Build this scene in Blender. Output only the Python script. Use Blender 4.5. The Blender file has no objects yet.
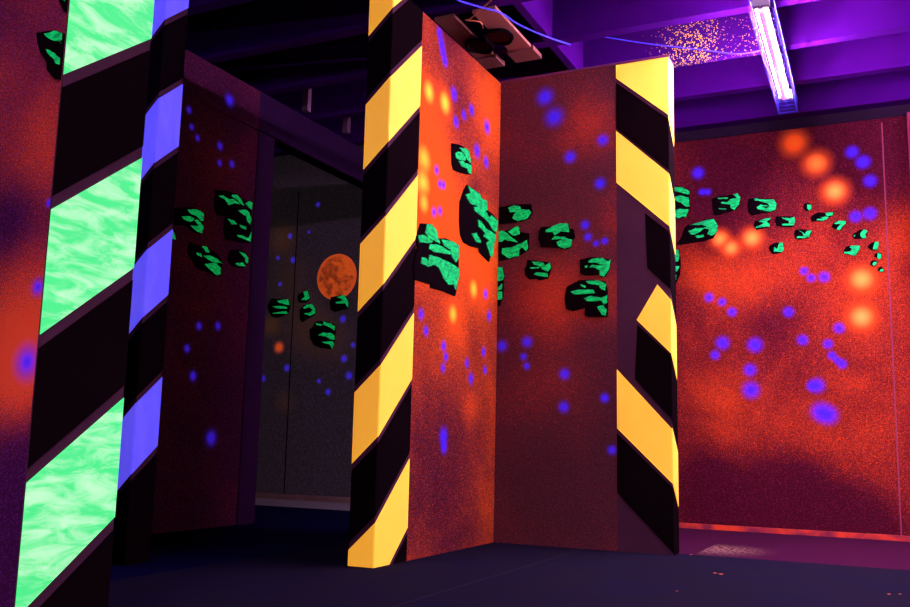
import bpy, bmesh, math, random
from mathutils import Vector, Matrix
random.seed(4)
S = bpy.context.scene
COL = S.collection

# ------------------------------------------------------------------ camera
FPX, PITCH, ROLL, YAW, CAMH = 922.8173, .1495, .0233, .4497, .495
_f = Vector((-math.sin(YAW)*math.cos(PITCH), math.cos(YAW)*math.cos(PITCH), math.sin(PITCH)))
_r = Vector((math.cos(YAW), math.sin(YAW), 0)); _u = _r.cross(_f)
RT = math.cos(ROLL)*_r + math.sin(ROLL)*_u
UP = -math.sin(ROLL)*_r + math.cos(ROLL)*_u
cam = bpy.data.cameras.new('camera'); cam.sensor_width = 36; cam.lens = FPX/910*36; cam.clip_start = .02
co = bpy.data.objects.new('camera', cam); COL.objects.link(co)
m = Matrix((RT, UP, -_f)).transposed().to_4x4(); m.translation = (0, 0, CAMH); co.matrix_world = m
S.camera = co
# ------------------------------------------------------------------ world, exposure
S.view_settings.view_transform = 'Standard'; S.view_settings.look = 'None'
S.view_settings.exposure = 0.38; S.view_settings.gamma = 1; S.view_settings.use_curve_mapping = False
W = bpy.data.worlds.new('world'); S.world = W; W.use_nodes = True
W.node_tree.nodes['Background'].inputs[0].default_value = (.010, .006, .03, 1)
W.node_tree.nodes['Background'].inputs[1].default_value = 1
TUBE_POWER = 840.0            # strength of every black-light tube
TUBE_COL = (.85, .55, 1.0)
GLOW = .21                   # how strongly fluorescent paint glows by itself

# ------------------------------------------------------------------ levels of the place (metres)
XA, YA0, TH, YA1, XS, XB = -1.888, 3.229, .115, 4.424, -1.244, -.979
YF, YB, XM, XG, YG, XC, YC = 5.970, 6.391, -3.457, -1.75, 1.462, -2.70, 2.74
WH, HH, HS, ZJ = 2.44, 2.60, 2.35, 2.62

def px(face, u, v, off=0.0):
    """point of the wall plane that the line of sight through (u, v) of the photograph meets"""
    ax, val, nrm = FACES[face]
    d = RT*((u-455)/FPX) + UP*((303.5-v)/FPX) + _f
    k = (val - (0, 0, CAMH)[ax]) / d[ax]
    p = Vector((0, 0, CAMH)) + d*k
    return p + Vector(nrm)*off
FACES = {'A': (0, XA, (1, 0, 0)), 'B': (1, YA1, (0, -1, 0)), 'F': (1, YF, (0, -1, 0)), 'M': (0, XM, (1, 0, 0)),
         'K': (1, YB, (0, -1, 0)), 'L': (1, YG, (0, -1, 0)), 'G': (0, XG, (1, 0, 0)), 'floor': (2, 0, (0, 0, 1)),
         'J': (1, 4.55, (0, -1, 0)), 'J2': (1, 5.42, (0, -1, 0)), 'P': (1, YF, (0, -1, 0)), 'Z': (2, ZJ, (0, 0, -1))}

# ------------------------------------------------------------------ materials
class NT:
    def __init__(s, name, rough=.8, spec=.2):
        s.m = bpy.data.materials.new(name); s.m.use_nodes = True
        s.t = s.m.node_tree; s.n = s.t.nodes; s.b = s.n['Principled BSDF']
        s.b.inputs['Roughness'].default_value = rough
        s.b.inputs['Specular IOR Level'].default_value = spec
        s.pos = s.n.new('ShaderNodeNewGeometry').outputs['Position']
    def inp(s, sock, v):
        if isinstance(v, bpy.types.NodeSocket): s.t.links.new(v, sock)
        else: sock.default_value = v
    def math(s, op, a, b=0.0, c=0.0, clamp=False):
        n = s.n.new('ShaderNodeMath'); n.operation = op; n.use_clamp = clamp
        for k, v in enumerate((a, b, c)): s.inp(n.inputs[k], v)
        return n.outputs[0]
    def noise(s, scale, detail=2, rough=.5, vec=None, dist=0):
        n = s.n.new('ShaderNodeTexNoise'); n.inputs['Scale'].default_value = scale
        n.inputs['Detail'].default_value = detail; n.inputs['Roughness'].default_value = rough
        n.inputs['Distortion'].default_value = dist
        s.t.links.new(vec or s.pos, n.inputs['Vector']); return n.outputs['Fac']
    def scaled(s, v):
        n = s.n.new('ShaderNodeVectorMath'); n.operation = 'MULTIPLY'
        s.t.links.new(s.pos, n.inputs[0]); n.inputs[1].default_value = v; return n.outputs[0]
    def ramp(s, x, a, b, lo=0.0, hi=1.0):
        n = s.n.new('ShaderNodeMapRange'); n.interpolation_type = 'SMOOTHSTEP'
        for k, v in enumerate((x, a, b, lo, hi)): s.inp(n.inputs[k], v)
        return n.outputs[0]
    def mix(s, f, a, b):
        n = s.n.new('ShaderNodeMix'); n.data_type = 'RGBA'
        s.inp(n.inputs[0], f)
        for k, v in ((6, a), (7, b)):
            s.inp(n.inputs[k], v if isinstance(v, bpy.types.NodeSocket) else (*v, 1))
        return n.outputs[2]
    def spot(s, c, r, core=.0, vec=None):
        n = s.n.new('ShaderNodeVectorMath'); n.operation = 'DISTANCE'
        s.t.links.new(vec or s.pos, n.inputs[0]); n.inputs[1].default_value = c
        return s.ramp(n.outputs['Value'], r, r*core, 0.0, 1.0)
    def out(s, col, emis=0.0):
        s.inp(s.b.inputs['Base Color'], col if isinstance(col, bpy.types.NodeSocket) else (*col, 1))
        if not (isinstance(emis, float) and emis == 0.0):
            s.inp(s.b.inputs['Emission Color'], col if isinstance(col, bpy.types.NodeSocket) else (*col, 1))
            s.inp(s.b.inputs['Emission Strength'], emis)
        return s.m

def fluor(name, col, col2, glow, grain=(1, 1, 1), amt=.5, scale=18, gcol=None):
    t = NT(name, .7, .15)
    f = t.ramp(t.noise(scale, 4, .65, t.scaled(grain), .6), .38, .68)
    c = t.mix(t.math('MULTIPLY', f, amt), col, col2)
    t.out(c, glow)
    if gcol:
        for l in list(t.b.inputs['Emission Color'].links): t.t.links.remove(l)
        t.b.inputs['Emission Color'].default_value = (*gcol, 1)
    return t.m
def plain(name, col, rough=.8, var=.25, scale=6, spec=.06):
    t = NT(name, rough, spec)
    c = t.mix(t.noise(scale, 4), tuple(x*(1-var) for x in col), tuple(min(1, x*(1+var)) for x in col))
    return t.out(c)

def mural(name, face, base, orange_base, grain, patches, blues, suns, tint=(1, .085, .008), suncol=(1, .36, .07), brown=()):
    """black-light mural: dark ground, sprayed clouds and specks of orange, soft blue stars, peach suns"""
    t = NT(name, .95, .03)
    dep = lambda p: (p-Vector((0, 0, CAMH))).dot(_f)
    dens = t.math('ADD', t.ramp(t.noise(1.7, 3, .55, dist=.8), .32, .72, -.09, .14), orange_base)
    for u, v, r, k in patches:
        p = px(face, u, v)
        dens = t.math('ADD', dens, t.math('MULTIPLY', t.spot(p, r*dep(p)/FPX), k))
    hf = t.noise(1/grain, 2, .7)
    hf2 = t.noise(.8/grain, 2, .7, t.scaled((1.13, .94, 1.07)))
    lo = t.math('MULTIPLY_ADD', dens, -.30, .66)
    sp = t.ramp(hf, lo, t.math('ADD', lo, .20))
    cov = t.math('MAXIMUM', t.math('MULTIPLY', sp, .9), t.ramp(dens, .15, 1.6, 0, .70))
    ground = t.mix(t.ramp(hf2, .52, .70), base, tuple(min(1, x*3+.01) for x in (base[0], base[1]*.6, base[2]*1.5)))
    col = t.mix(cov, ground, tint)
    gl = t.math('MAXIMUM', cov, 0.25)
    for u, v, r, k in brown:
        p = px(face, u, v)
        col = t.mix(t.math('MULTIPLY', t.spot(p, r*dep(p)/FPX), k), col, (.55, .22, .03))
    for u, v, r in blues:
        p = px(face, u, v)
        f = t.math('POWER', t.spot(p, 1.75*r*dep(p)/FPX), 1.5)
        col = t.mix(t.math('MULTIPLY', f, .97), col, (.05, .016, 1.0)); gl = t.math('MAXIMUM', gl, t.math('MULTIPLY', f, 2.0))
    for u, v, r, k in suns:
        p = px(face, u, v); R = r*dep(p)/FPX
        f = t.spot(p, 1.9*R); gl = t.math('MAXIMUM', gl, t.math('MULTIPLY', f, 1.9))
        col = t.mix(f, col, (1, .10, .008))
        if k: col = t.mix(t.math('MULTIPLY', t.spot(p, 1.15*R), k), col, suncol)
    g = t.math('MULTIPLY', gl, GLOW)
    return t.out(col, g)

MAT = {}
MAT['yellow'] = fluor('yellow_fluorescent_paint', (1, 1, .10), (1, .90, .07), .50, (1, 1, .4), .6, 18, (1, .37, .015))
MAT['green'] = fluor('green_fluorescent_paint', (.06, .80, .20), (.60, 1, .58), .62, (2, .9, 3.4), .70, 8)
MAT['blue'] = fluor('blue_fluorescent_paint', (.12, .09, 1), (.16, .12, 1), .55, (1, 1, .3), .5)
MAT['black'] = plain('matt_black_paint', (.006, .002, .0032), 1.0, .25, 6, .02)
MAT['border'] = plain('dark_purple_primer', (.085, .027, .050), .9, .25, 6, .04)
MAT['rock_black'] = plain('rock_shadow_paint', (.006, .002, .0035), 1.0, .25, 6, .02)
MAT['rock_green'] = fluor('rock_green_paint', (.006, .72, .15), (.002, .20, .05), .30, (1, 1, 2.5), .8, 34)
MAT['ceiling'] = plain('violet_lit_ceiling_board', (.16, .05, .26), .85)
MAT['joist'] = plain('joist_violet_light_tone', (.050, .0012, .125), .95, .25, 6, .02)  # violet cast of the black light is put into the joist colour
MAT['dark'] = plain('dark_wall_paint', (.018, .006, .02), .85)
MAT['post'] = plain('deep_purple_paint', (.035, .008, .045), .85)
MAT['board'] = plain('raw_plywood', (.42, .15, .11), .7, .15, 12)
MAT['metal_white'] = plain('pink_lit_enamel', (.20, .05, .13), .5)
MAT['wire'] = fluor('violet_lit_wire', (.03, .02, .35), (.05, .03, .45), .25)
MAT['blue_cable'] = fluor('bright_blue_cable', (.08, .05, 1), (.10, .05, .8), .4)
MAT['orange_cord'] = plain('orange_cord', (.9, .25, .12))
MAT['cap'] = plain('grey_lamp_holder', (.30, .25, .28), .5)
t = NT('black_light_tube'); t.b.inputs['Base Color'].default_value = (.8, .6, 1, 1)
t.b.inputs['Emission Color'].default_value = (*TUBE_COL, 1); t.b.inputs['Emission Strength'].default_value = TUBE_POWER
MAT['tube'] = t.m
for nm, cc, st in (('pink_tube', (1, .22, .62), 1.0), ('blue_fill_tube', (.22, .20, 1), 45.0)):  # the second one serves only the added blue fill fixture
    t = NT(nm); t.b.inputs['Base Color'].default_value = (.02, .008, .015, 1)
    t.b.inputs['Emission Color'].default_value = (*cc, 1); t.b.inputs['Emission Strength'].default_value = st
    MAT[nm] = t.m

def carpet():
    t = NT('arena_carpet', 1.0, .02)
    sep = t.n.new('ShaderNodeSeparateXYZ'); t.t.links.new(t.pos, sep.inputs[0]); X, Y = sep.outputs[0], sep.outputs[1]
    g = t.noise(160, 2); pile = t.ramp(g, .35, .65)
    wear = t.ramp(t.noise(4, 3), .35, .7)
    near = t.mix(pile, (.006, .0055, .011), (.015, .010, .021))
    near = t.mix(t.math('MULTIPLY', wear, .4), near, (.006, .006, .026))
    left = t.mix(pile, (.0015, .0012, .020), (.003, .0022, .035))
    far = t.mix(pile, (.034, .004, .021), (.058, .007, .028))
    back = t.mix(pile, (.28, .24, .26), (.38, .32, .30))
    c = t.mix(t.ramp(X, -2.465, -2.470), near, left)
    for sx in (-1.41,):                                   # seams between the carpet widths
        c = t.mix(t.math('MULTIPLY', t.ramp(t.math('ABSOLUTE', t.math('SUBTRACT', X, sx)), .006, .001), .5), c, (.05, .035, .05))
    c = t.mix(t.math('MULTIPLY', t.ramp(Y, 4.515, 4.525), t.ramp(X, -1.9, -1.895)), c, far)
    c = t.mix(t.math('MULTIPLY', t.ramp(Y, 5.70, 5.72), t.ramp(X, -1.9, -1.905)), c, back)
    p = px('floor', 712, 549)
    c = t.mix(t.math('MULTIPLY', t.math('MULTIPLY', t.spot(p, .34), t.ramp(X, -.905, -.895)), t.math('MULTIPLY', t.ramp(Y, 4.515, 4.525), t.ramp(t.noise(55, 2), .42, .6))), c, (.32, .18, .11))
    for u, v, r in ((715, 573, .011), (721, 574, .013), (889, 594, .008), (900, 594, .007), (691, 554.6, .010), (677, 591, .006)):
        c = t.mix(t.spot(px('floor', u, v), r, .3), c, (1, .25, .06))
    return t.out(c)
MAT['carpet'] = carpet()

def joist_splashed():
    t = NT('joist_with_yellow_splashes', .95, .02)
    base = t.mix(t.noise(6, 4), (.042, .0012, .105), (.058, .0016, .145))  # base colour carries the tubes' violet light; the yellow splashes are paint
    v = t.n.new('ShaderNodeTexVoronoi'); v.inputs['Scale'].default_value = 105; t.t.links.new(t.pos, v.inputs['Vector'])
    near = t.math('MAXIMUM', t.spot((-.96, 4.88, 2.68), .46), t.math('MULTIPLY', t.spot((-.68, 4.88, 2.68), .40), .7))
    thr = t.math('MULTIPLY', near, .40)
    dot = t.math('MULTIPLY', t.math('LESS_THAN', v.outputs['Distance'], thr), t.math('GREATER_THAN', t.noise(37, 1), t.ramp(near, 0, 1, .70, .42)))
    c = t.mix(dot, base, (1, .50, .04))
    t.inp(t.b.inputs['Base Color'], c); t.inp(t.b.inputs['Emission Color'], c); t.inp(t.b.inputs['Emission Strength'], t.math('MULTIPLY', dot, .3))
    return t.m
MAT['joist_splashed'] = joist_splashed()

STAR_A = [(439.5, 33, 6), (441.5, 43, 6.5), (443, 52, 6.5), (445, 61, 6), (454, 94, 7), (471.5, 110, 6), (464, 115, 5), (456, 122, 6), (487, 127, 7),
          (477, 151, 7), (486, 162, 6), (436.6, 170, 5), (440, 184, 4.5), (443.5, 185, 4.5), (434, 212, 5), (440, 211, 4.5), (485.6, 294, 5), (489, 316, 5.5),
          (421, 314, 6), (426, 331, 5.5), (443.6, 346, 5.5), (446, 357, 5), (443, 368, 5), (467, 363, 5), (483.5, 352, 5), (485, 370, 4.5), (471, 378.5, 6),
          (443.5, 436, 9), (444, 447, 7)]
SUN_A = [(429, 92, 13, 1), (445, 103, 13, 1), (424, 160, 17, .95), (423, 184, 17, 1), (424, 203, 12, .8), (473.7, 289, 11, .9), (453, 314, 11, .9)]
MAT['mural_a'] = mural('mural_on_short_partition', 'A', (.048, .006, .018), .72, .0045,
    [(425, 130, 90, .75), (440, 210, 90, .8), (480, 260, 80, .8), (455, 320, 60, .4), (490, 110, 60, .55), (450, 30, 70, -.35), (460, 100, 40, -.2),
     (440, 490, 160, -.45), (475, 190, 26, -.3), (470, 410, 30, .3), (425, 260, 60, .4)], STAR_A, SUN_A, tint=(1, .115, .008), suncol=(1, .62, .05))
STAR_B = [(545, 97, 9), (554, 117, 10), (602.7, 140, 6), (570, 157, 6.5), (600, 183.5, 6), (585, 225, 5), (588, 237, 4.5), (596, 243.5, 3.5), (604.6, 241, 4),
          (527, 342, 6), (502, 346, 6), (523.6, 356.7, 4), (526.7, 366, 4), (564.6, 374, 6), (563.7, 407, 6), (604.7, 398, 5), (612, 450, 5)]
MAT['mural_b'] = mural('mural_on_long_partition', 'B', (.088, .022, .026), .30, .0042,
    [(590, 128, 55, .5), (556, 302, 65, .6), (612, 300, 50, .45), (540, 385, 70, .15), (615, 215, 50, .15), (505, 300, 55, .15), (560, 480, 110, -.2)], STAR_B, [], tint=(.70, .055, .018))
STAR_F = [(698, 173, 6), (702, 192, 3.5), (707.6, 192, 3.5), (852, 152, 6), (863, 162, 6.5), (870, 181, 6), (855.6, 216.5, 5.5), (870, 213.5, 6), (804, 271, 4),
          (811, 278, 4), (824, 277, 5), (709, 297.5, 4.5), (722, 302, 4), (732, 312, 4.5), (788.5, 312, 5), (839, 328, 5), (802.6, 340, 5), (722.5, 343, 6.5),
          (715, 355, 4.5), (755, 345, 7), (828, 344, 4.5), (832, 355.5, 4), (837, 360, 3.5), (842, 364, 4.5), (750, 370, 6), (751, 390, 8), (817, 385.5, 7), (812, 386, 5),
          (821, 412, 9), (828, 415, 9)]
SUN_F = [(816.5, 163, 11, .45), (835, 191, 11, .9), (720, 239, 8.5, .9), (731, 248, 8, .8), (752, 238, 9.5, .9), (861.6, 279, 12, .9), (861.6, 317, 12, .9), (794, 143, 11, 0)]
MAT['mural_f'] = mural('mural_on_far_wall', 'F', (.060, .0035, .011), .50, .0045,
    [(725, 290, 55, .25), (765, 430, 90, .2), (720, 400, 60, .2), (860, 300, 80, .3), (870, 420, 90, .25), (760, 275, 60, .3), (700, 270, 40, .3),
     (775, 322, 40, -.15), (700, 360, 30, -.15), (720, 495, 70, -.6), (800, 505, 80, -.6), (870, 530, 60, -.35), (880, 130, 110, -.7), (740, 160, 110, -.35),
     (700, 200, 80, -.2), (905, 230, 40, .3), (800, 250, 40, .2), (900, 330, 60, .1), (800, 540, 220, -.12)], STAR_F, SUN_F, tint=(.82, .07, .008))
STAR_M = [(229.6, 101, 7), (189, 110, 4.5), (191.7, 127, 4), (197.6, 138, 4), (220, 146, 5), (219.7, 163, 4), (232, 164, 4.5), (199, 326, 5), (218, 326, 5), (187, 348.5, 5),
          (193, 376, 6), (158.7, 355.7, 4), (211, 438, 9)]
MAT['mural_m'] = mural('mural_beside_doorway', 'M', (.036, .005, .022), .24, .0055,
    [(200, 300, 110, .25), (225, 170, 80, .2), (190, 460, 110, -.1)], STAR_M, [], tint=(.42, .03, .025))
STAR_K = [(290, 236, 3), (293, 260, 3.5), (278, 258, 2.5), (280, 284, 2.5), (287, 368, 4), (344, 358.6, 4), (349, 375.6, 4.5), (319, 381, 2.5), (328, 392, 3.5), (263.5, 378.5, 3.5),
          (318, 204.6, 3), (343, 319, 4), (353, 345, 3), (309, 232, 2)]
MAT['mural_k'] = mural('mural_on_back_wall', 'K', (.066, .052, .052), -.45, .0065, [], STAR_K, [(279, 347.4, 5, 0)],
    brown=[(271, 325, 18, .45), (282, 240, 26, .35), (305, 325, 45, .22), (290, 280, 40, .14), (330, 340, 40, .16), (285, 402, 18, .18)])
STAR_L = [(27, 362, 17), (49, 203, 5), (38, 287, 9)]
MAT['mural_l'] = mural('mural_on_near_partition', 'L', (.060, .007, .055), .50, .0028,
    [(25, 330, 130, .75), (50, 130, 90, .35), (10, 380, 80, .4), (5, 70, 60, .15), (30, 540, 170, -.6), (10, 220, 60, -.3)], STAR_L, [], tint=(1, .08, .02))

def planet_mat():
    t = NT('planet_paint', .85, .1)
    n = t.ramp(t.noise(9, 5, .65, dist=.5), .36, .60)
    d = t.n.new('ShaderNodeVectorMath'); d.operation = 'DISTANCE'; t.t.links.new(t.pos, d.inputs[0]); d.inputs[1].default_value = (-4.185, YB, 1.837)
    rim = t.ramp(d.outputs['Value'], .155, .185)
    c = t.mix(n, (.30, .035, .012), (.95, .13, .015))
    c = t.mix(rim, c, (.85, .11, .02))
    return t.out(c, .30)
MAT['planet'] = planet_mat()

# ------------------------------------------------------------------ mesh helpers
def box(bm, x0, x1, y0, y1, z0, z1, M=None):
    vs = [bm.verts.new(M @ Vector(p) if M else p) for p in ((x0,y0,z0),(x1,y0,z0),(x1,y1,z0),(x0,y1,z0),(x0,y0,z1),(x1,y0,z1),(x1,y1,z1),(x0,y1,z1))]
    for f in ((0,3,2,1),(4,5,6,7),(0,1,5,4),(1,2,6,5),(2,3,7,6),(3,0,4,7)): bm.faces.new([vs[i] for i in f])
def tube(bm, pts, r, seg=8):
    pts = [Vector(p) for p in pts]; rings = []
    for i, p in enumerate(pts):
        d = (pts[min(i+1, len(pts)-1)] - pts[max(i-1, 0)]).normalized()
        a = d.cross(Vector((0, 0, 1)))
        if a.length < .05: a = d.cross(Vector((1, 0, 0)))
        a.normalize(); b = d.cross(a)
        rr = r[i] if isinstance(r, (list, tuple)) else r
        rings.append([bm.verts.new(p + (a*math.cos(k*2*math.pi/seg) + b*math.sin(k*2*math.pi/seg))*rr) for k in range(seg)])
    for A, B in zip(rings, rings[1:]):
        for k in range(seg): bm.faces.new((A[k], A[(k+1) % seg], B[(k+1) % seg], B[k]))
    bm.faces.new(rings[0][::-1]); bm.faces.new(rings[-1])
def prism(bm, pts, n, d0, d1, inset=0.0):
    """outline pts extruded along n from d0 to d1, its front edge bevelled inwards by inset"""
    n = Vector(n); c = sum(pts, Vector())/len(pts)
    a = [bm.verts.new(p+n*d0) for p in pts]
    b = [bm.verts.new(p+n*(d1-inset*.6)) for p in pts]
    rows = [a, b]
    if inset:
        q = []
        for i, p in enumerate(pts):
            w = (c-p); L = w.length
            q.append(bm.verts.new(p + w*min(.3, inset/max(L, 1e-4)) + n*d1))
        rows.append(q)
    for A, B in zip(rows, rows[1:]):
        for i in range(len(pts)): bm.faces.new((A[i], A[(i+1) % len(pts)], B[(i+1) % len(pts)], B[i]))
    bm.faces.new(a[::-1]); bm.faces.new(rows[-1])
def obj(name, bm, mat, parent=None, smooth=False):
    bmesh.ops.recalc_face_normals(bm, faces=bm.faces[:])
    me = bpy.data.meshes.new(name); bm.to_mesh(me); bm.free(); me.materials.append(mat)
    if smooth: me.polygons.foreach_set('use_smooth', [True]*len(me.polygons))
    o = bpy.data.objects.new(name, me); COL.objects.link(o)
    if parent:
        o.parent = parent
        # vertices are given in place coordinates; move them into the parent's frame
        me.transform(Matrix.Translation(-parent.location))
    return o
def thing(name, label, cat, loc, group=None):
    o = bpy.data.objects.new(name, None); COL.objects.link(o); o.location = loc; o.empty_display_size = .1
    o['label'] = label; o['category'] = cat
    if group: o['group'] = group
    return o
def tag(o, label, cat, group=None):
    o['label'] = label; o['category'] = cat
    if group: o['group'] = group
    return o
def settle(o):
    """put a single-mesh thing's origin at its base"""
    vs = [v.co for v in o.data.vertices]
    c = Vector((sum(v.x for v in vs)/len(vs), sum(v.y for v in vs)/len(vs), min(v.z for v in vs)))
    o.data.transform(Matrix.Translation(-c)); o.location = c; return o
def struct(name, boxes, mat):
    bm = bmesh.new()
    for b in boxes: box(bm, *b)
    o = obj(name, bm, mat); o['kind'] = 'structure'; return o

# ------------------------------------------------------------------ the room
XL, XR, YN = -6.6, 2.6, -1.2
struct('floor', [(XL, XR, YN, 6.6, -.05, 0)], MAT['carpet'])
struct('ceiling', [(XL, XR, YN, 6.6, 2.98, 3.04)], MAT['dark'])
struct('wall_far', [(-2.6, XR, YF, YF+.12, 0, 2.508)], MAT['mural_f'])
struct('trim_1', [(-2.6, XR, YF-.01, YF+.12, 2.508, 2.575)], MAT['dark'])
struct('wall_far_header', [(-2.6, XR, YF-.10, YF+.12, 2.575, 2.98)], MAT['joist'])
struct('wall_back', [(XL, -2.6, YB, YB+.12, 0, 2.98)], MAT['mural_k'])
struct('wall_return', [(-2.7, -2.6, YF, YB, 0, 2.98)], MAT['dark'])
struct('wall_left', [(XL-.1, XL, YN, 6.6, 0, 2.98)], MAT['dark'])
struct('wall_right', [(XR, XR+.1, YN, 6.6, 0, 2.98)], MAT['dark'])
struct('wall_near', [(XL, XR, YN-.1, YN, 0, 2.98)], MAT['dark'])
t = NT('orange_stained_skirting', .8, .1)
MAT['skirt'] = t.out(t.mix(t.ramp(t.noise(5, 3, dist=1), .35, .65), (.75, .06, .02), (.22, .02, .05)), .10)
struct('baseboard_far', [(-2.6, XR, YF-.018, YF, 0, .030)], MAT['skirt'])
struct('baseboard_back', [(XL, -2.6, YB-.02, YB, 0, .045)], plain('worn_skirting', (.34, .20, .16), .8, .6, 5))
struct('trim_2', [(-.028, -.020, YF-.004, YF, .03, 2.48)], plain('seam_strip', (.30, .05, .09)))
struct('trim_3', [(-4.612, -4.604, YB-.003, YB, .05, 2.62)], MAT['black'])
struct('trim_4', [(.115, .30, YF-.06, YF, 0, 2.508)], plain('pilaster_paint', (.25, .02, .07)))
struct('wall_end', [(XL, XM-.10, YC, YC+.1, 0, 2.6)], MAT['dark'])

# doorway wall: lower mural panel, post, header running over the opening
p = struct('wall_doorway', [(XM-.10, XM, YC, 4.345, 0, HS-.004)], MAT['mural_m'])
struct('trim_5', [(XM-.10, XM+.006, 4.345, 4.505, 0, HS-.004)], MAT['post'])
struct('wall_doorway_top', [(XM-.10, XM, YC, 4.345, HS+.004, HH)], MAT['mural_m'])
struct('wall_doorway_header', [(XM-.10, XM, 4.345, YB, HS+.004, HH)], plain('header_paint', (.024, .005, .036), .85))
struct('trim_6', [(XM-.09, XM-.01, YC, YB, HS-.004, HS+.004)], MAT['black'])

# ------------------------------------------------------------------ ceiling joists
JW = .068
joists = [(3.40, 'nearest joist, dark navy at the upper left edge of the picture'),
          (3.93, 'broad dark joist crossing above the striped central column'),
          (4.46, 'deep joist with the salmon-lit underside, top centre and right'),
          (4.99, 'joist splashed with yellow paint flecks behind the right column top'),
          (5.52, 'farthest joist, violet, next to the far mural wall')]
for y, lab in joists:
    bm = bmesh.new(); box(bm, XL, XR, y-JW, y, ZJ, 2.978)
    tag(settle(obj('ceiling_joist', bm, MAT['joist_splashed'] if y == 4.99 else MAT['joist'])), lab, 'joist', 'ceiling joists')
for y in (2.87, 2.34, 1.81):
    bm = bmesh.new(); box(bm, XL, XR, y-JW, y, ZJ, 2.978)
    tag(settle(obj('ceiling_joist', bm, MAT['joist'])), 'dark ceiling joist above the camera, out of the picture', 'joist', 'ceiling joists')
segs = [(y1, y2-JW) for (y1, _), (y2, _) in zip(joists, joists[1:])][:3]
bm = bmesh.new()
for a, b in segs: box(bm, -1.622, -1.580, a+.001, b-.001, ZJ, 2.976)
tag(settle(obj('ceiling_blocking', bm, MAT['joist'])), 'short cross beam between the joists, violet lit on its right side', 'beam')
bm = bmesh.new(); box(bm, -2.12, -1.70, 3.926, 4.352, 2.80, 2.83)  # black sheet added to give the bay its unlit dark
tag(settle(obj('bay_dark_sheet', bm, MAT['black'])), 'added black sheet giving the unlit dark of the ceiling bay above the two plywood strips', 'board')

# two plywood strips with black rings between them
def strip(x0, x1, y0, y1, label):
    bm = bmesh.new(); box(bm, x0, x1, y0, y1, 2.60, 2.617)
    root = tag(settle(obj('plywood_strip', bm, MAT['board'])), label, 'board', 'plywood strips under the ceiling')
    e = bmesh.new(); box(e, x0-.012, x1+.014, y1, y1+.13, 2.585, 2.610)
    obj('end_block', e, plain('end_block_wood', (.28, .095, .08)), root)
    return root
strip(-2.035, -1.925, 3.90, 4.40, 'narrow pinkish plywood strip under the ceiling, nearest the short partition')
strip(-1.825, -1.700, 3.90, 4.385, 'wider salmon plywood strip under the ceiling with a blue cable across it')
for cx, cy, r, lab in ((-1.80, 4.17, .068, 'black ring under the wider plywood strip'), (-1.935, 4.235, .066, 'black ring under the narrow plywood strip')):
    bm = bmesh.new()
    tube(bm, [(cx+r*math.cos(a*math.pi/14), cy+r*1.25*math.sin(a*math.pi/14), 2.585+.004*math.sin(a*.8)) for a in range(29)], .011, 8)
    o = tag(settle(obj('cable_ring', bm, MAT['black'])), lab, 'ring', 'black rings on the plywood strips')
    bm = bmesh.new()
    bmesh.ops.create_cone(bm, cap_ends=True, segments=28, radius1=r*.9, radius2=r*.9, depth=.008, matrix=Matrix.Translation((cx, cy, 2.592)) @ Matrix.Diagonal((1, 1.25, 1, 1)))
    obj('ring_plate', bm, plain('dark_plate', (.05, .010, .02)), o)

# hangers seen above the doorway header
for u, v0, v1, y, lab in ((306, 98, 120, 4.75, 'left of two small posts standing above the doorway header'), (346, 124, 140, 5.2, 'right of two small posts above the doorway header')):
    FACES['T'] = (1, y, (0, -1, 0)); a = px('T', u, v1)
    bm = bmesh.new(); box(bm, a.x-.02, a.x+.02, y-.02, y+.02, HH, 2.975)
    tag(settle(obj('hanger_post', bm, plain('hanger_paint', (.16, .07, .13)))), lab, 'post', 'posts above the doorway header')

# ------------------------------------------------------------------ partitions
def clip(poly, ax, lim, keep_less):
    out = []
    for i in range(len(poly)):
        a, b = poly[i], poly[(i+1) % len(poly)]
        ia = (a[ax] <= lim) if keep_less else (a[ax] >= lim); ib = (b[ax] <= lim) if keep_less else (b[ax] >= lim)
        if ia: out.append(a)
        if ia != ib:
            k = (lim-a[ax])/(b[ax]-a[ax]); out.append(tuple(a[j]+(b[j]-a[j])*k for j in range(2)))
    return out
def band(name, face_fns, lo, hi, mat, parent, off=.0025):
    """painted band: for each face (place(s,z), normal, s0, s1, slope) the strip lo+slope*s .. hi+slope*s clipped to the panel"""
    bm = bmesh.new()
    for place, nrm, s0, s1, sl in face_fns:
        q = [(s0, lo+sl*s0), (s1, lo+sl*s1), (s1, hi+sl*s1), (s0, hi+sl*s0)]
        q = clip(q, 1, .002, False)
        if len(q) > 2: q = clip(q, 1, WH-.001, True)
        if len(q) < 3: continue
        prism(bm, [Vector(place(s, z)) for s, z in q], nrm, .0002, off)
    if not bm.verts: bm.free(); return
    obj(name, bm, mat, parent)
def bands(faces, tops, h, col, parent, m=.028, name='yellow_stripe'):
    tops = sorted(tops)
    for k, c in enumerate(tops):
        band(name, faces, c-h, c, MAT[col], parent, .0028)
        nxt = tops[k+1]-h if k+1 < len(tops) else c+.6
        band('black_stripe', faces, c+m, nxt-m, MAT['black'], parent)
    band('black_stripe', faces, tops[0]-h-.60, tops[0]-h-m, MAT['black'], parent)

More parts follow.
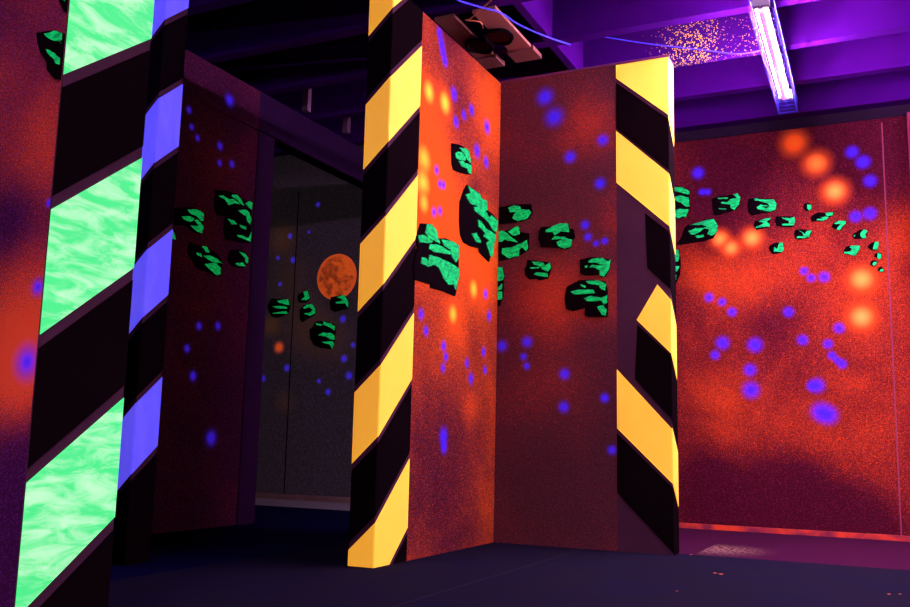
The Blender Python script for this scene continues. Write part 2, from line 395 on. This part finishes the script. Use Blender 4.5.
# short partition (column A with its mural wing)
pa = thing('partition_wall', 'free-standing speckled orange partition with yellow and black stripes on its near end', 'partition', (XA-TH/2, YA0, 0))
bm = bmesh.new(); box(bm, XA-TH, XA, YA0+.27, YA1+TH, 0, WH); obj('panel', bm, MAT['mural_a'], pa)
bm = bmesh.new(); box(bm, XA-TH, XA, YA0, YA0+.27, 0, WH); obj('end_casing', bm, MAT['border'], pa)
fa = [(lambda s, z: (XA+s, YA0, z), (0, -1, 0), -TH, 0, .95), (lambda s, z: (XA, YA0+s, z), (1, 0, 0), 0, .27, .93)]
bands(fa, [.172, .796, 1.415, 2.022, 2.62], .285, 'yellow', pa)

# long partition (mural wing with column B at its right end)
pb = thing('partition_wall', 'dim maroon mural partition ending in the yellow and black striped column on the right', 'partition', ((XA+XB)/2, YA1+TH/2, 0))
bm = bmesh.new(); box(bm, XA, XS, YA1, YA1+TH, 0, WH); obj('panel', bm, MAT['mural_b'], pb)
bm = bmesh.new(); box(bm, XS, XB, YA1, YA1+TH, 0, WH); obj('end_casing', bm, MAT['border'], pb)
def shape_b(name, pts, ztop, zbot, mat, slope=-1.0):
    bm = bmesh.new()
    q = [(px('B', u, v).x, px('B', u, v).z) for u, v in pts]
    q = clip(q, 0, XB, True); q = clip(q, 0, XS, False); q = clip(q, 1, .002, False); q = clip(q, 1, WH-.001, True)
    prism(bm, [Vector((x, YA1, z)) for x, z in q], (0, -1, 0), .0002, .003)
    zt, zb = px('B', 671, ztop).z if ztop else WH+.2, px('B', 671, zbot).z if zbot else -.2
    e = [(0, zb), (TH, zb+slope*TH), (TH, zt+slope*TH), (0, zt)]
    e = clip(e, 1, .002, False); e = clip(e, 1, WH-.001, True)
    if len(e) > 2: prism(bm, [Vector((XB, YA1+s, z)) for s, z in e], (1, 0, 0), .0002, .003)
    obj(name, bm, mat, pb)
shape_b('yellow_stripe', [(612, 50), (680, 40), (680, 123), (612, 75.5)], None, 117, MAT['yellow'])
shape_b('black_stripe', [(612, 80), (680, 127), (680, 179), (612, 125)], 120, 171, MAT['black'])
shape_b('yellow_stripe', [(612, 127.5), (680, 182.5), (680, 235), (612, 179)], 174, 227, MAT['yellow'])
shape_b('black_stripe', [(645, 213), (680, 240.5), (680, 298), (647.4, 268)], 233, 289, MAT['black'])
shape_b('yellow_stripe', [(657.5, 284.6), (680, 310), (680, 362), (636.8, 320)], 299, 353.5, MAT['yellow'])
shape_b('black_stripe', [(637.5, 325), (680, 364), (680, 428), (635, 379)], 356, 420, MAT['black'])
shape_b('yellow_stripe', [(612, 364), (680, 437.5), (680, 491), (612, 423)], 428, 483, MAT['yellow'])
shape_b('black_stripe', [(612, 428), (680, 495), (680, 560), (612, 487)], 487, None, MAT['black'])
bm = bmesh.new(); box(bm, XA, XB+.004, YA1-.006, YA1+TH+.004, WH, WH+.012)
obj('top_edge_strip', bm, plain('top_edge', (.22, .05, .12)), pb)

# near-left partition with green stripes
pg = thing('partition_wall', 'nearest partition at the left edge with glowing mint-green stripes on its end', 'partition', (XG-.5, YG, 0))
bm = bmesh.new(); box(bm, -3.2, XG, YG, YG+.115, 0, WH); box(bm, XG-.115, XG, YG+.115, YG+.265, 0, WH); obj('panel', bm, MAT['mural_l'], pg)
bm = bmesh.new(); box(bm, XG, XG+.004, YG, YG+.265, 0, WH); obj('end_casing', bm, MAT['border'], pg)
fg = [(lambda s, z: (XG+.004, YG+s, z), (1, 0, 0), 0, .265, .76)]
bands(fg, [-.232, .385, 1.005, 1.622, 2.24], .29, 'green', pg, .032, 'green_stripe')

# partition with blue stripes
pc = thing('partition_wall', 'shadowed partition behind the green-striped one with violet-blue stripes on its end', 'partition', (XC-.35, YC, 0))
bm = bmesh.new(); box(bm, XM+.001, XC, YC, YC+.13, 0, WH); obj('panel', bm, MAT['border'], pc)
fc = [(lambda s, z: (XC+s, YC, z), (0, -1, 0), -.265, 0, 1.0), (lambda s, z: (XC, YC+s, z), (1, 0, 0), 0, .13, .85)]
bands(fc, [.62, 1.235, 1.87, 2.49], .275, 'blue', pc, .028, 'blue_stripe')

# ------------------------------------------------------------------ black-light fixtures
def fixture(x, y0, z, label, cage=True, dim=False):
    L = 1.22
    root = thing('black_light_fixture', label, 'lamp', (x, y0+L/2, z), 'black-light fixtures')
    bm = bmesh.new(); prism(bm, [Vector((x-.027, y0+.03, z+.022)), Vector((x+.025, y0+.03, z+.022)), Vector((x+.020, y0+.03, z+.050)), Vector((x-.020, y0+.03, z+.050))], (0, 1, 0), 0, L-.06)
    obj('housing', bm, MAT['metal_white'], root)
    bm = bmesh.new(); tube(bm, [(x-.005, y0+.05, z), (x-.005, y0+L-.04, z)], .0145, 14)
    obj('pink_tube', bm, MAT['blue_fill_tube'] if dim else MAT['pink_tube'], root, True)
    for sx, rr, mm in ((-.0235, .0046, 'tube'), (.0165, .0066, 'tube')):
        bm = bmesh.new(); tube(bm, [(x+sx, y0+.03, z+.004), (x+sx, y0+L-.08, z+.004)], rr, 12)
        obj('light_tube', bm, MAT['blue_fill_tube'] if dim else MAT[mm], root, True)
    for yy in (y0, y0+L-.03):
        bm = bmesh.new(); box(bm, x-.037, x+.037, yy, yy+.03, z-.002, z+.050); obj('end_cap', bm, MAT['cap'], root)
    for yy in (y0+.25, y0+L-.25):
        bm = bmesh.new(); tube(bm, [(x, yy, z+.055), (x, yy, ZJ+.36)], .004, 6); obj('hanging_rod', bm, MAT['cap'], root)
    if cage:
        bm = bmesh.new(); r = .0022
        xs = (-.050, -.050, .050, .050); zs = (.05, -.028, -.028, .05)
        for dx, dz in zip(xs, zs): tube(bm, [(x+dx, y0-.02, z+dz), (x+dx, y0+L+.13, z+dz)], r*.9, 5)
        for k in range(24):
            yy = y0-.02 + k*(L+.15)/23
            pts = [(x+dx, yy, z+dz) for dx, dz in zip(xs, zs)]
            tube(bm, pts, r*(1.5 if k == 23 else .65), 5)
        obj('wire_guard', bm, MAT['wire'], root)
    root.rotation_euler.z = .02
    return root
fixture(-.49, 4.03, 2.44, 'glowing pink and violet black-light tube in a wire cage, hanging top right')
fixture(-.6, -.9, 2.44, 'black-light fixture overhead behind the camera, out of the picture')
fixture(1.15, 4.3, 2.44, 'added unseen black-light fixture on the right that brightens the far mural')  # added unseen, to light the far mural
fixture(.33, 2.95, 2.44, 'added unseen black-light fixture overhead on the right that brightens the short partition')  # added unseen, for more light on the side of the short partition

fixture(-2.35, 1.25, 2.44, 'added unseen dim blue fill fixture behind the green-striped partition', dim=True)  # added unseen, to bring blue light into the left side
# ------------------------------------------------------------------ cables
def cable(name, pts, r, mat, label, sub=6):
    P = [Vector(p) for p in pts]; out = []
    for i in range(len(P)-1):
        a, b, c, d = P[max(i-1, 0)], P[i], P[i+1], P[min(i+2, len(P)-1)]
        for k in range(sub):
            t = k/sub
            out.append(.5*((2*b)+(c-a)*t+(2*a-5*b+4*c-d)*t*t+(3*b-a-3*c+d)*t**3))
    out.append(P[-1]); bm = bmesh.new(); tube(bm, out, r, 6)
    return tag(settle(obj(name, bm, mat, None, True)), label, 'cable')
FACES['Z'] = (2, 2.568, (0, 0, -1))
cable('blue_cable', [px('Z', *q) for q in ((440, -12), (458, 0), (480, 7), (500, 12.5), (516, 23), (535, 32), (556, 40), (570, 44.5))], .0042, MAT['blue_cable'], 'bright blue cable sagging across the plywood strips under the ceiling')
cable('blue_cable', [px('J', 590, 34.5), px('J', 616, 38.8), px('J', 650, 44), px('J', 700, 49.5), px('J', 722, 52.5), px('J', 738, 53.8), px('J', 750, 52.8), px('J', 762, 50)], .003, MAT['blue_cable'], 'thin violet-blue cable running from the joist to the caged lamp')
FACES['Z'] = (2, 2.592, (0, 0, -1))
cable('orange_cord', [px('Z', *q) for q in ((500, -8), (491, 0), (480, 10), (470, 19), (466, 20), (480, 22), (483, 28))], .004, MAT['orange_cord'], 'short orange cord looped over the gap between the plywood strips')

# ------------------------------------------------------------------ painted rocks
# (wall, crop origin x, y, crop scale, outline, highlights, label)
R10 = 910/90
ROCKS = [
 ('A', 410, 135, R10, '415,85 490,100 545,130 585,160 595,230 608,330 600,400 575,400 500,380 435,355 418,300',
  ['480,130 545,135 580,170 590,235 595,285 560,250 530,195', '470,170 505,180 545,235 540,262 490,255 450,235 440,190', '470,265 510,262 550,290 600,310 600,395 575,385 560,340 505,320'],
  'smallest and highest of the three green rocks on the orange partition'),
 ('A', 440, 175, R10, '265,100 330,150 380,190 410,235 455,260 462,350 520,395 570,465 560,530 550,600 520,745 485,878 390,780 385,740 300,720 230,680 200,610 190,480 195,270 235,150',
  ['265,110 380,190 400,235 455,265 460,355 440,370 480,430 500,410 570,470 550,580 520,560 470,480 400,415 330,360 325,325 370,320 290,290 240,200 290,190', '365,455 400,475 440,540 540,600 545,640 530,700 510,835 490,820 450,690 480,665 420,620 440,590 370,520', '300,595 350,585 395,670 390,690 350,680'],
  'tallest green rock, nearest the inner corner on the orange partition'),
 ('A', 400, 215, R10, '200,85 290,90 340,140 380,240 450,235 510,265 575,300 580,450 580,600 570,640 560,760 545,820 440,775 300,735 300,700 130,650 120,500 165,330 150,230 180,150',
  ['250,100 300,95 345,150 385,290 330,260 270,235 235,180', '165,205 230,205 310,265 300,280 180,280', '400,250 520,270 575,310 575,430 545,480 505,420 490,350 430,315', '285,295 370,305 490,370 490,400 340,380 275,345', '190,490 200,430 240,435 265,480 275,405 340,420 450,465 575,540 580,600 545,760 520,700 470,705 420,640 370,530 320,500 265,525'],
  'large green rock overlapping the yellow and black striped edge of the orange partition'),
 ('B', 490, 195, R10, '92,128 250,100 330,95 420,95 435,180 390,245 300,275 150,292 92,300',
  ['190,135 250,108 310,120 320,150 400,155 425,180 385,240 290,270 235,240 250,200 280,175 215,180'],
  'green rock in the inner corner of the dim partition, topmost in the corner'),
 ('B', 490, 195, R10, '92,375 150,370 280,315 305,375 400,390 395,560 310,610 200,650 92,670',
  ['95,375 140,365 190,400 290,485 180,465 150,450 130,475 95,480', '190,375 280,318 300,330 305,400 250,415', '130,545 220,535 330,490 380,460 390,540 370,570 330,530 300,560 300,620 200,645 130,600'],
  'large green rock cut off by the inner corner of the dim partition, middle of three'),
 ('B', 490, 250, R10, '84,175 135,178 155,270 140,310 138,490 112,520 105,565 84,570',
  ['84,178 130,180 152,270 130,310 84,318', '86,380 128,340 125,400 86,410', '84,420 130,425 128,500 84,505'],
  'sliver of green rock at the inner corner, lowest in the corner'),
 ('B', 490, 195, R10, '520,325 640,320 720,290 795,290 805,340 850,350 865,430 835,460 820,530 770,552 600,530 515,530 490,440 500,360',
  ['650,315 720,292 795,295 805,380 720,370 660,410 640,380 570,380 570,360', '630,455 660,420 760,425 800,450 835,455 820,525 760,548 700,520 680,480 740,450'],
  'green rock with a ragged right edge beside four little blue stars, dim partition'),
 ('B', 490, 250, R10, '380,100 500,115 610,125 625,190 590,290 500,310 470,290 400,300 360,260 352,200 375,150',
  ['430,120 540,130 560,160 610,130 620,190 590,220 540,200 520,175 450,150', '410,180 520,170 490,190 420,190', '450,250 480,230 590,240 590,275 500,265'],
  'small green rock hanging lower in the middle of the dim partition'),
 ('B', 540, 250, 683/90, '305,75 390,55 480,60 540,80 525,160 500,205 460,205 440,190 340,195 305,180',
  ['400,70 480,62 525,90 540,75 525,150 490,205 455,195 460,160 430,140 380,135 400,115 490,122 440,100 370,95', '345,125 365,120 360,138 345,135'],
  'green rock next to the striped column on the dim partition, above the double rock'),
 ('B', 540, 250, 683/90, '205,280 300,230 400,225 500,240 515,300 520,410 515,510 370,510 340,495 345,440 250,465 200,450 188,370',
  ['350,240 440,232 505,260 500,310 470,300 450,270 370,255', '235,320 300,305 410,305 420,330 270,340', '335,370 390,350 470,365 515,345 515,400 490,415 470,385 360,390', '440,435 480,420 510,450 505,500 475,495', '310,262 350,275 350,290 320,280'],
  'big double green rock, largest on the dim partition near the striped column'),
 ('F', 670, 180, R10, '10,90 60,65 130,72 195,105 205,200 200,290 165,380 90,395 20,380',
  ['15,110 60,75 130,80 195,115 200,145 180,150 90,125', '35,180 100,160 190,180 200,270 170,275 110,230 40,205', '45,310 110,295 190,300 165,380 130,370 90,390 50,370'],
  'green rock on the far wall peeping out behind the striped column, upper one'),
 ('F', 670, 180, R10, '180,450 290,440 350,400 445,395 485,470 480,520 440,590 340,620 140,650 60,655 110,590 145,490',
  ['200,460 300,430 445,398 485,470 475,530 430,565 380,550 400,500 340,490 380,470 330,455', '190,520 260,490 350,490 300,530 250,555 210,550', '260,570 340,555 350,575 280,590'],
  'large green rock with a long dark shadow just right of the striped column, far wall'),
 ('F', 660, 230, R10, '130,200 190,200 205,260 212,350 205,450 160,560 130,570',
  ['140,200 190,203 200,260 185,320 140,325', '140,370 200,368 175,420 140,425', '150,460 170,455 160,520 148,520'],
  'green rock on the far wall peeping out behind the striped column, lower one'),
 ('F', 670, 180, R10, '425,190 520,165 640,150 680,135 715,180 700,260 660,305 560,335 450,360 430,300',
  ['640,150 685,137 712,180 700,250 655,305 620,290 610,250 520,240 520,228 590,225 610,200 680,185', '485,185 590,182 580,195 490,195', '495,290 560,290 575,300 500,296'],
  'green rock with spiky highlights, second largest in the trail on the far wall'),
 ('F', 740, 190, R10, '85,90 160,80 220,92 340,95 372,140 365,200 300,225 220,235 120,260 80,220',
  ['145,90 230,100 340,98 372,145 360,200 300,222 180,195 170,180 210,150 290,165 220,175 270,190 300,170 290,145 190,110 150,110'],
  'broad green rock with a forked highlight, above the peach sun trio on the far wall'),
 ('F', 740, 190, R10, '150,320 230,295 310,282 300,330 298,370 240,390 165,405 138,360',
  ['190,320 250,295 315,285 270,325 300,345 298,372 220,380 160,390 165,375 230,350 240,330'],
  'green rock right above the rightmost sun of the trio on the far wall'),
 ('F', 740, 190, R10, '365,270 450,268 550,272 558,320 545,365 490,378 370,365 352,320',
  ['420,280 500,290 550,275 558,320 545,360 430,362 425,350 500,340 490,310 440,295'],
  'green rock with a dark left half, middle of the trail on the far wall'),
 ('F', 740, 190, R10, '555,410 620,398 720,410 725,440 690,490 600,502 560,495 548,450',
  ['600,410 655,450 680,415 722,412 700,480 640,492 575,490 580,475 650,470 635,440'],
  'green rock with a V-shaped highlight at the underside of the trail on the far wall'),
 ('F', 740, 190, R10, '300,560 340,540 430,530 442,600 425,630 330,650 290,600',
  ['400,535 430,530 442,600 425,630 345,625 350,580 375,600'],
  'lone green rock hanging lowest under the trail on the far wall'),
 ('F', 800, 195, R10, '40,90 80,82 120,100 122,140 90,165 50,160 30,130',
  ['75,100 115,105 118,140 95,160 75,140'],
  'tiny round rock topmost in the middle of the trail on the far wall'),
 ('F', 800, 195, R10, '130,205 180,178 250,182 350,175 330,205 280,235 230,268 180,262 115,268 105,235',
  ['255,185 340,182 325,208 290,215 265,210', '200,225 290,225 270,250 225,265 170,258 175,248 240,240'],
  'long thin slanting rock below the big peach sun on the far wall'),
 ('F', 800, 195, R10, '330,290 380,262 460,262 468,290 430,330 400,362 365,350 318,325',
  ['345,290 390,265 460,265 465,290 425,325 400,358 370,350 400,310 420,290 370,298'],
  'slanting green rock left of the two blue stars on the far wall'),
 ('F', 800, 195, R10, '540,395 600,355 660,345 685,370 665,440 600,445 550,445 528,415',
  ['610,395 650,350 682,370 660,400 668,440 630,442 615,420', '545,410 560,408 552,425 542,420'],
  'green rock with a dark pointed left side near the right end of the trail'),
 ('F', 830, 225, 728/60, '150,340 190,270 250,250 370,255 360,300 300,380 220,360',
  ['255,255 365,258 355,300 300,375 170,345 175,330 250,325 265,290 240,275'],
  'diamond-shaped green rock near the right end of the trail on the far wall'),
 ('F', 830, 225, 728/60, '490,225 540,205 585,205 595,240 570,305 500,305 455,265',
  ['545,210 588,208 592,245 570,303 520,298'],
  'half-lit green rock, first of the little cluster at the right end'),
 ('F', 830, 225, 728/60, '540,355 590,335 630,350 625,400 600,425 570,400 535,385',
  ['580,345 622,360 620,400 600,422 575,400'],
  'tiny bright green rock, second of the little cluster at the right end'),
 ('F', 830, 225, 728/60, '495,440 530,428 575,440 565,480 530,505 485,485',
  ['530,455 565,450 560,480 530,500 515,480'],
  'tiny round dark rock just above and left of the lowest one'),
 ('F', 830, 225, 728/60, '590,515 620,505 655,540 640,572 600,570 578,550',
  ['620,540 650,540 640,570 600,566'],
  'tiniest green rock, lowest of the cluster at the right end'),
 ('M', 165, 180, R10, '85,285 200,280 230,272 330,300 380,340 378,460 365,545 300,535 200,460 90,460',
  ['215,300 290,300 340,310 378,345 372,415 350,415 310,370 250,345', '155,370 240,370 280,390 275,410 240,425 180,400', '285,405 320,405 350,440 372,470 360,540 310,520 245,460 330,465'],
  'green rock with wavy highlights, leftmost on the dark wall by the doorway'),
 ('M', 165, 180, R10, '505,100 620,110 700,140 770,190 820,210 870,215 865,300 862,440 860,600 850,640 740,630 600,600 588,500 595,400 605,372 520,355 490,270',
  ['530,160 570,155 620,190 690,200 745,250 690,235 630,255 600,205', '670,150 710,150 750,190 785,260 750,240 720,205 660,165', '800,240 840,215 872,235 862,300 830,275', '725,310 800,300 835,330 860,400 845,450 820,420 810,370', '620,395 680,410 715,450 660,450', '740,455 800,470 810,500 760,490', '715,555 760,560 830,590 860,530 850,625 780,595 725,575'],
  'biggest double green rock on the dark wall by the doorway'),
 ('M', 165, 220, R10, '245,225 350,260 450,300 540,360 570,435 555,550 510,570 430,530 310,480 240,370 222,310',
  ['300,330 350,340 360,375 320,360', '360,265 410,275 435,330 400,325', '370,360 440,360 520,400 568,440 480,430 420,400', '390,450 430,440 500,435 550,490 545,550 510,560 440,500', ],
  'long slanting green rock, lowest left on the dark wall by the doorway'),
 ('M', 165, 220, R10, '650,310 740,300 800,330 830,390 810,470 780,490 670,470 630,400',
  ['735,320 790,340 828,380 820,440 800,430 795,385', '700,440 770,430 800,470 720,460'],
  'small dim green rock near the purple post by the doorway'),
 ('M', 165, 220, R10, '50,60 75,120 97,205 60,200 40,180 48,110', ['55,90 75,130 92,200 62,190'],
  'sliver of teal rock just right of the violet-blue stripe'),
 ('K', 262, 290, R10, '100,85 190,92 270,92 290,150 275,220 250,250 150,285 100,270 65,200 62,150',
  ['160,110 270,95 285,155 255,150 180,130', '110,170 170,165 250,170 265,190 180,190', '110,240 170,225 250,215 270,240 190,240'],
  'green rock farthest left on the back wall seen through the doorway'),
 ('K', 262, 290, R10, '375,45 430,12 470,10 490,90 450,125 380,130 360,80', ['425,20 468,12 488,85 455,105 405,100 440,70'],
  'smallest green rock on the back wall, left of the orange planet'),
 ('K', 262, 290, R10, '385,200 430,150 500,138 550,190 540,250 450,300 410,325 385,290',
  ['420,180 460,150 510,145 545,190 540,240 490,262 430,240 500,230 520,200 490,175 440,190'],
  'green rock directly below the smallest one on the back wall'),
 ('K', 262, 290, R10, '700,70 760,60 840,50 880,110 885,180 850,195 740,222 700,205 690,130',
  ['750,125 830,110 800,85 760,75 840,52 880,130 875,180 850,135 760,138'],
  'green rock overlapping the bottom of the orange planet'),
 ('K', 262, 290, R10, '545,320 640,312 700,335 748,360 745,440 735,540 710,600 610,590 530,560 490,490 482,400 520,370',
  ['550,335 620,350 600,365 560,355', '625,318 700,340 745,370 740,410 700,385 630,355', '575,460 620,430 700,435 738,460 738,505 700,500 650,470', '610,525 720,520 735,545 715,595 690,550 640,540'],
  'largest green rock on the back wall, low in the centre'),
 ('L', 0, 0, 486/80, '235,205 300,195 350,190 415,215 450,240 450,480 395,492 340,480 300,430 300,385 260,330 240,260',
  ['290,215 350,197 415,215 415,235 380,262 330,250 305,235', '300,310 350,330 405,380 405,410 360,395 350,370 320,340', '390,270 440,285 440,305 395,292'],
  'dark rock with a mint-green top cut by the green-striped end, left edge'),
 ('L', 0, 0, 486/80, '365,-40 450,-50 460,100 435,110 400,70 375,20',
  ['385,-20 450,-30 452,30 420,20 390,5'],
  'partly cropped dark green rock at the top left, above the other near rock'),
]
GRP = {'A': 'green rocks on the orange partition', 'B': 'green rocks on the dim partition', 'F': 'trail of green rocks on the far wall',
       'M': 'green rocks on the dark wall by the doorway', 'K': 'green rocks on the back wall', 'L': 'green rocks on the near partition'}
LIM = {'A': (1, YA0+.235, YA1-.001), 'B': (0, XA+.001, XS), 'L': (0, -3.1, XG-.001)}
def poly(s, face, ox, oy, sc):
    pts = []
    for q in s.split():
        a, b = q.split(','); pts.append(px(face, ox+float(a)/sc, oy+float(b)/sc))
    if face in LIM:
        ax, lo, hi = LIM[face]
        q = [(p[ax], p.z) for p in pts]
        q = clip(clip(q, 0, lo, False), 0, hi, True)
        pts = [Vector((XA, a, z)) if ax == 0+1 else Vector((a, YA1 if face == 'B' else YG, z)) for a, z in q]
    return pts
def rough_edge(pts, amp, n=3):
    out = []
    for i, p in enumerate(pts):
        q = pts[(i+1) % len(pts)]; out.append(p)
        d = q-p; side = Vector((-d.z, 0, d.x)) if abs(d.x) > abs(d.y) else Vector((0, -d.z, d.y))
        if side.length < 1e-5: continue
        side.normalize()
        for k in range(1, n):
            out.append(p + d*(k/n) + side*random.uniform(-amp, amp)*min(1, d.length/.03))
    return out
for face, ox, oy, sc, outl, hl, lab in ROCKS:
    n = Vector(FACES[face][2]); pts = poly(outl, face, ox, oy, sc)
    if len(pts) < 3: continue
    size = max((a-b).length for a in pts for b in pts)
    amp = 0 if size < .08 else .0022
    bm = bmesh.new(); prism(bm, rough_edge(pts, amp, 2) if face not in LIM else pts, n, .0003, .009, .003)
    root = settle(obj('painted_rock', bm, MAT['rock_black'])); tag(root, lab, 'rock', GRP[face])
    for h in hl:
        q = poly(h, face, ox, oy, sc)
        if len(q) < 3: continue
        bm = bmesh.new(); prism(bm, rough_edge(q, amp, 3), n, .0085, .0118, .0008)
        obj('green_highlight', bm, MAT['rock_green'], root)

# planet on the back wall
bm = bmesh.new(); rings = []
for k in range(9):
    a = k/8*math.pi/2; rr = .195*math.cos(a*.999); dd = .0004+.010*math.sin(a)
    rings.append([bm.verts.new((-4.185+rr*math.cos(j*math.pi/32), YB-dd, 1.837+rr*math.sin(j*math.pi/32))) for j in range(64)])
for A, B in zip(rings, rings[1:]):
    for j in range(64): bm.faces.new((A[j], A[(j+1) % 64], B[(j+1) % 64], B[j]))
bm.faces.new(rings[0]); bm.faces.new(rings[-1])
tag(settle(obj('painted_planet', bm, MAT['planet'], None, False)), 'round mottled orange planet on the dark back wall seen through the doorway', 'planet')
